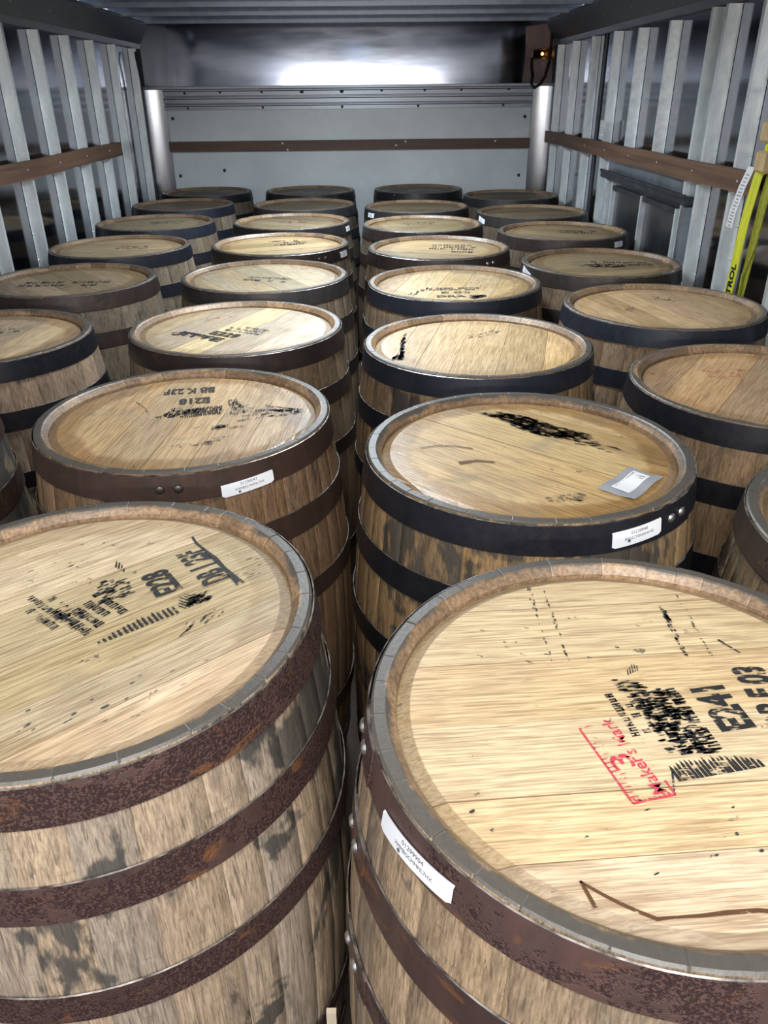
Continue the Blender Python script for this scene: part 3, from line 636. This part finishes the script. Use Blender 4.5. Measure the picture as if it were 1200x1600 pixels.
# strap tracks, nicks, crack and orange spot
for xs, dy0, seed in ((.193, .72, 1), (.211, .72, 2)):
    smear('C1', [(xs - .0015, .655), (xs + .0015, .655), (xs + .004, .80), (xs - .0005, .80)], 22, .007, .0022, 88, 'inkthin', 20 + seed)
smear('C1', [(.338, .66), (.343, .66), (.348, .75), (.342, .75)], 26, .014, .003, 88, 'inkthin', 24)
smear('C1', [(.366, .655), (.370, .655), (.373, .775), (.369, .775)], 22, .012, .002, 88, 'faint', 25)
smear('C1', [(.08, .45), (.2, .38), (.4, .36), (.4, .48), (.2, .47), (.09, .53)], 26, .007, .003, 20, 'inkthin', 26)
smear('C1', [(.08, .60), (.3, .66), (.35, .75), (.1, .72)], 16, .008, .0018, -30, 'inkthin', 27)
trace('C1', [(.158, .392), (.168, .384), (.176, .378), (.188, .370), (.195, .366), (.207, .3595), (.22, .3605), (.24, .361), (.262, .363), (.285, .364), (.30, .362), (.309, .353), (.318, .347), (.331, .342), (.345, .338), (.354, .329), (.362, .322), (.38, .319), (.40, .318)], .0025, .0045, 'crack', 5, 'brown_crack')
trace('C1', [(.158, .393), (.160, .386), (.162, .378), (.164, .37)], .002, .004, 'crack', 6, 'brown_crack')
# B2
stencil('B2', 'BB K 23F', (-.319, 1.574), 188, .103, .034, 'ink')
stencil('B2', 'E218', (-.319, 1.512), 190, .061, .034, 'ink')
textrows('B2', (-.287, 1.462), 196, .085, 3, .016, 'ink', 31, .1); smear('B2', [(-.285, 1.46), (-.36, 1.44), (-.355, 1.41), (-.285, 1.425)], 90, .010, .003, 84, 'ink', 131); smear('B2', [(-.278, 1.49), (-.262, 1.50), (-.232, 1.42), (-.262, 1.41)], 80, .012, .003, 84, 'inkthin', 132)
smear('B2', [(-.362, 1.452), (-.378, 1.45), (-.405, 1.40), (-.365, 1.40)], 60, .010, .003, 84, 'ink', 133)
comb('B2', (-.40, 1.405), (-.35, 1.418), [.006, .010, .014, .018, .026, .03], 60, seed=33)
smear('B2', [(-.27, 1.475), (-.20, 1.44), (-.135, 1.425), (-.16, 1.39), (-.23, 1.37), (-.25, 1.43)], 34, .034, .005, 20, 'faint', 34)
smear('B2', [(-.20, 1.46), (-.125, 1.435), (-.14, 1.41), (-.19, 1.43)], 30, .03, .006, -15, 'inkthin', 35)
smear('B2', [(-.28, 1.36), (-.235, 1.355), (-.24, 1.335), (-.28, 1.34)], 14, .022, .006, 10, 'inkthin', 36)
smear('B2', [(-.34, 1.27), (-.26, 1.30), (-.26, 1.28), (-.33, 1.24)], 10, .035, .005, 20, 'faint', 37)
trace('B2', [(-.47, 1.50), (-.44, 1.46), (-.42, 1.42)], .003, .003, 'faint', 38)
# C2 blotch
BL = [(.225, 1.385), (.262, 1.392), (.30, 1.372), (.345, 1.318), (.388, 1.288), (.384, 1.262), (.345, 1.262), (.30, 1.285), (.275, 1.318), (.262, 1.35)]
smear('C2', BL, 520, .040, .005, -40, 'inkthin', 41, 'paint_blotch')
smear('C2', [(.355, 1.262), (.40, 1.25), (.43, 1.215), (.41, 1.20), (.37, 1.235)], 16, .022, .004, -30, 'ink', 43)
smear('C2', [(.27, 1.045), (.32, 1.05), (.34, 1.03), (.28, 1.025)], 14, .03, .006, 0, 'faint', 44)
trace('C2', [(.09, 1.235), (.12, 1.243), (.15, 1.24), (.18, 1.228)], .003, .004, 'crack', 45, 'brown_scratch')
trace('C2', [(.15, 1.17), (.18, 1.178), (.21, 1.17)], .010, .004, 'crack', 46, 'brown_scratch')
# C3, C4, B3 and fainter prints further back
smear('C3', [(.060, 1.75), (.078, 1.78), (.088, 1.90), (.10, 1.95), (.088, 1.80), (.085, 1.74)], 80, .03, .006, 75, 'ink', 51)
smear('C3', [(.25, 1.93), (.33, 1.98), (.35, 1.95), (.27, 1.90)], 18, .03, .004, 30, 'faint', 52)
stencil('C4', 'DRA 2C', (.215, 2.352), -2, .150, .024, 'ink'); stencil('C4', 'E 03', (.232, 2.400), -2, .09, .024, 'inkthin')
textrows('C4', (.19, 2.445), -2, .17, 2, .020, 'ink', 61, .2); smear('C4', [(.11, 2.36), (.135, 2.36), (.20, 2.47), (.18, 2.48)], 18, .03, .004, 75, 'ink', 62)
smear('C4', [(.31, 2.33), (.36, 2.34), (.35, 2.39)], 26, .03, .006, 50, 'ink', 63)
stencil('B3', 'JITTE', (-.500, 1.985), -33, .150, .042, 'ink'); stencil('B3', 'E229', (-.405, 1.985), -30, .085, .035, 'ink')
textrows('B3', (-.372, 2.018), -28, .11, 3, .020, 'inkthin', 71, .1); trace('B3', [(-.50, 2.00), (-.47, 2.01), (-.43, 1.975), (-.38, 1.935)], .006, .004, 'ink', 72)
smear('B3', [(-.44, 2.14), (-.35, 2.20), (-.33, 2.17), (-.42, 2.10)], 20, .02, .004, 10, 'redfaint', 73)
textrows('B4', (-.42, 2.64), -20, .17, 2, .04, 'inkthin', 74, .05); smear('B4', [(-.25, 2.82), (-.16, 2.82), (-.16, 2.80), (-.25, 2.80)], 10, .03, .006, 0, 'redfaint', 75)
textrows('A3', (-1.13, 2.58), 0, .28, 2, .045, 'inkthin', 76, .05); textrows('A2', (-1.0, 2.0), 20, .10, 2, .03, 'faint', 77)
textrows('B5', (-.40, 3.28), 10, .17, 3, .045, 'inkthin', 78, .1); textrows('C5', (.25, 3.16), -10, .17, 3, .04, 'inkthin', 79, .1); textrows('C5', (.33, 3.08), -8, .09, 1, .04, 'ink', 80)
textrows('D4', (.80, 2.80), -8, .22, 2, .04, 'inkthin', 81, .1); smear('D4', [(.76, 2.82), (.9, 2.80), (.9, 2.76), (.78, 2.77)], 30, .06, .01, 0, 'inkthin', 82)
textrows('D5', (.84, 3.50), -8, .15, 2, .05, 'inkthin', 83, .1); textrows('C6', (.18, 3.78), 10, .2, 2, .05, 'faint', 84); textrows('A4', (-1.0, 3.26), 0, .15, 2, .04, 'faint', 85)
textrows('D3', (.83, 2.29), -30, .07, 2, .022, 'faint', 86, .2); smear('D3', [(.70, 2.18), (.76, 2.2), (.74, 2.14)], 14, .02, .005, 20, 'faint', 87)
o = trace('D2', [(.73, 1.63), (.80, 1.60), (.79, 1.555), (.73, 1.59)], .004, .004, 'redfaint', 88, 'faint_red_stamp'); smear('D2', [(.74, 1.62), (.82, 1.64), (.83, 1.60), (.76, 1.58)], 16, .03, .003, -20, 'redfaint', 89)
textrows('B6', (-.40, 3.90), 5, .14, 2, .04, 'faint', 90); textrows('A5', (-1.02, 3.94), 5, .16, 2, .04, 'faint', 91)
# --- labels on the hoops
sticker('C1', -148.8, .8575, .100, .10, lines=('01299904', 'XMMBGCMMML7HX'))
sticker('B2', -58.5, .8515, .093, .06)
sticker('C2', -65.5, .8600, .090, .04, .025, lines=('01230048', 'BGC7000HH0'), spot='square')
smallsticker('B5', -22, .862, .062); smallsticker('B6', -16, .862, .055); smallsticker('C7', -151, .862, .060); smallsticker('D4', -168, .866, .07, -.25)
smallsticker('D6', -161, .862, .065, -.2); smallsticker('D5', -47, .862, .062)

# --- grey pouch with a barcode, lying on C2's head
corners = [(.352, 1.062), (.423, 1.136), (.466, 1.100), (.396, 1.022)]
def pc(u, v, d=0.0):
    a, b_, c, d_ = corners; x = (a[0] * (1 - u) + b_[0] * u) * (1 - v) + (d_[0] * (1 - u) + c[0] * u) * v; y = (a[1] * (1 - u) + b_[1] * u) * (1 - v) + (d_[1] * (1 - u) + c[1] * u) * v
    return (x, y, ZH + .0028 + .0016 * sin(u * 9 + v * 2) + .0012 * sin(v * 7 + 1) + d)
e = bpy.data.objects.new('label_pouch', None); COL.objects.link(e); e.location = (*[sum(c[i] for c in corners) / 4 for i in (0, 1)], ZH); e['label'] = 'grey plastic pouch with a printed barcode lying on the black-hooped barrel head'; e['category'] = 'label'
bpy.context.view_layer.update(); EO = Vector(e.location)
def pm(name, quads, m, par):
    b = MB()
    for q in quads: b.quad(*[tuple(Vector(p) - EO) for p in q], sm=True)
    return build(name, b, M[m], par)
b = MB(); n = 14
up = [[tuple(Vector(pc(i / n, j / 8)) - EO) for j in range(9)] for i in range(n + 1)]; dn = [[tuple(Vector(pc(i / n, j / 8, -.0012)) - EO) for j in range(9)] for i in range(n + 1)]
b.grid(up, 0, True); b.grid([[u_[0], d_[0]] for u_, d_ in zip(up, dn)]); b.grid([[u_[-1], d_[-1]] for u_, d_ in zip(up, dn)]); b.grid([up[0], dn[0]]); b.grid([up[-1], dn[-1]])
pf = build('pouch_film', b, M['pouch'], e)
pm('barcode_paper', [[pc(.14 + .74 * i / 10, .22, .0004), pc(.14 + .74 * (i + 1) / 10, .22, .0004), pc(.14 + .74 * (i + 1) / 10, .72, .0004), pc(.14 + .74 * i / 10, .72, .0004)] for i in range(10)], 'sticker', e)
rnd = random.Random(4); q = []; u = .19
while u < .83:
    w_ = rnd.choice((.006, .010, .016)); q.append([pc(u, .36, .0008), pc(u + w_, .36, .0008), pc(u + w_, .66, .0008), pc(u, .66, .0008)]); u += w_ + rnd.choice((.006, .010))
u = .24
while u < .80:
    q.append([pc(u, .26, .0008), pc(u + .022, .26, .0008), pc(u + .022, .31, .0008), pc(u, .31, .0008)]); u += .05
pm('barcode_bars', q, 'print', e)

# --- thin bare-wood lath between the two front barrels
e = MB(); rows = [[(x + dx, y + dy, z) for dx, dy in ((-.0065, -.004), (.0065, -.004), (.0065, .004), (-.0065, .004))] for x, y, z in ((-.0645, .585, 0), (-.0645, .600, .343))]
e.grid(rows, 0, False, True); e.quad(*rows[1]); e.quad(*rows[0][::-1]); o = build('wood_lath', e, M['whitewood']); o['label'] = 'thin pale wooden lath standing in the gap between the two front barrels'; o['category'] = 'lath'
ob_org = Vector((-.0645, .59, 0))

# --- yellow ratchet strap hanging on the right wall
e = bpy.data.objects.new('ratchet_strap', None); COL.objects.link(e); e.location = (1.15, 2.45, 0); e['label'] = 'yellow webbing strap with black lettering hanging on the right wall over the rail'; e['category'] = 'strap'
SO = Vector((1.15, 2.45, 0))
def ribbon(name, path, w_, m, par, th=.002, wob=0):
    """flat webbing hanging down: width runs along y"""
    b = MB(); rows = []
    for x, y, z in path: rows.append([tuple(Vector(p) - SO) for p in ((x, y - w_ / 2, z), (x, y + w_ / 2, z), (x + th, y + w_ / 2, z), (x + th, y - w_ / 2, z))])
    b.grid(rows, 0, False, True); b.quad(*rows[0]); b.quad(*rows[-1][::-1]); return build(name, b, M[m], par)
XS = 1.105
ribbon('webbing', [(XS, 2.325, 1.24), (XS - .004, 2.33, 1.19), (XS - .006, 2.35, 1.08), (XS, 2.37, .95), (XS + .004, 2.39, .80), (XS + .006, 2.41, .62)], .05, 'yellow', e)
ribbon('webbing_fold', [(XS + .012, 2.285, 1.22), (XS + .008, 2.29, 1.15), (XS + .014, 2.31, 1.03), (XS + .02, 2.335, .92), (XS + .022, 2.36, .76), (XS + .022, 2.38, .62)], .045, 'yellowdark', e)
b = MB(); b.tube([tuple(Vector(p) - SO) for p in ((XS + .01, 2.27, 1.15), (XS + .012, 2.29, 1.02), (XS + .012, 2.335, .93), (XS + .014, 2.33, .86), (XS + .015, 2.37, .78))], .003, 6); build('cord', b, M['yellowdark'], e)
# white care tag
ribbon('care_tag', [(XS - .004, 2.375, 1.225), (XS - .014, 2.39, 1.17), (XS - .016, 2.415, 1.10), (XS - .012, 2.43, 1.055)], .042, 'sticker', e, .001)
b = MB(); rnd = random.Random(9); pz = 1.215
for k in range(16):
    pz -= .0095; t = (1.225 - pz) / .17; yy = 2.375 + .055 * t; h_ = .028 * rnd.uniform(.5, 1); xx = XS - .0045 - .012 * min(1, t * 1.6) - .001
    xx = [XS - .004, XS - .014, XS - .016, XS - .012]; seg = 0 if pz > 1.17 else (1 if pz > 1.10 else 2); za, zb = ((1.225, 1.17), (1.17, 1.10), (1.10, 1.055))[seg]; tt = (za - pz) / (za - zb); xq = xx[seg] + (xx[seg + 1] - xx[seg]) * tt - .0008
    ya, yb2 = ((2.375, 2.39), (2.39, 2.415), (2.415, 2.43))[seg]; yq = ya + (yb2 - ya) * tt
    if pz < 1.062: break
    b.quad(*[tuple(Vector(p) - SO) for p in ((xq, yq - h_ / 2, pz), (xq, yq + h_ / 2, pz), (xq, yq + h_ / 2, pz - .004), (xq, yq - h_ / 2, pz - .004))])
build('tag_print', b, M['printgrey'], e)
# lettering down the webbing (reads upwards)
tv, tf = text_mesh('CONTROL', .175, .030, .04); me = bpy.data.meshes.new('webbing_lettering'); vs = []
for u, v in tv:
    z = .785 + u; t = (.95 - z) / .15; yc = 2.37 + .02 * t if z < .95 else 2.37 - .02 * (z - .95) / .13; xc = XS + .004 * t if t > 0 else XS - .006 * (z - .95) / .13
    vs.append(tuple(Vector((xc - .0012, yc - .015 + v, z)) - SO))
me.from_pydata(vs, [], tf); me.materials.append(M['black']); ob('webbing_lettering', me, e)
# tan wooden ratchet block above the rail
b = MB()
for y, z0, z1 in ((2.30, 1.29, 1.345), (2.302, 1.215, 1.27)): b.box(XS - .018 - SO.x, XS + .03 - SO.x, y - .03 - SO.y, y + .03 - SO.y, z0, z1, 0, .006)
build('wooden_toggle', b, M['tan'], e)
b = MB(); b.tube([tuple(Vector(p) - SO) for p in ((XS, 2.31, 1.21), (XS, 2.31, 1.28), (XS + .01, 2.305, 1.36), (XS + .03, 2.30, 1.42), (XR - .045, 2.3, 1.43))], .008, 8); build('tie_cord', b, M['yellow'], e)
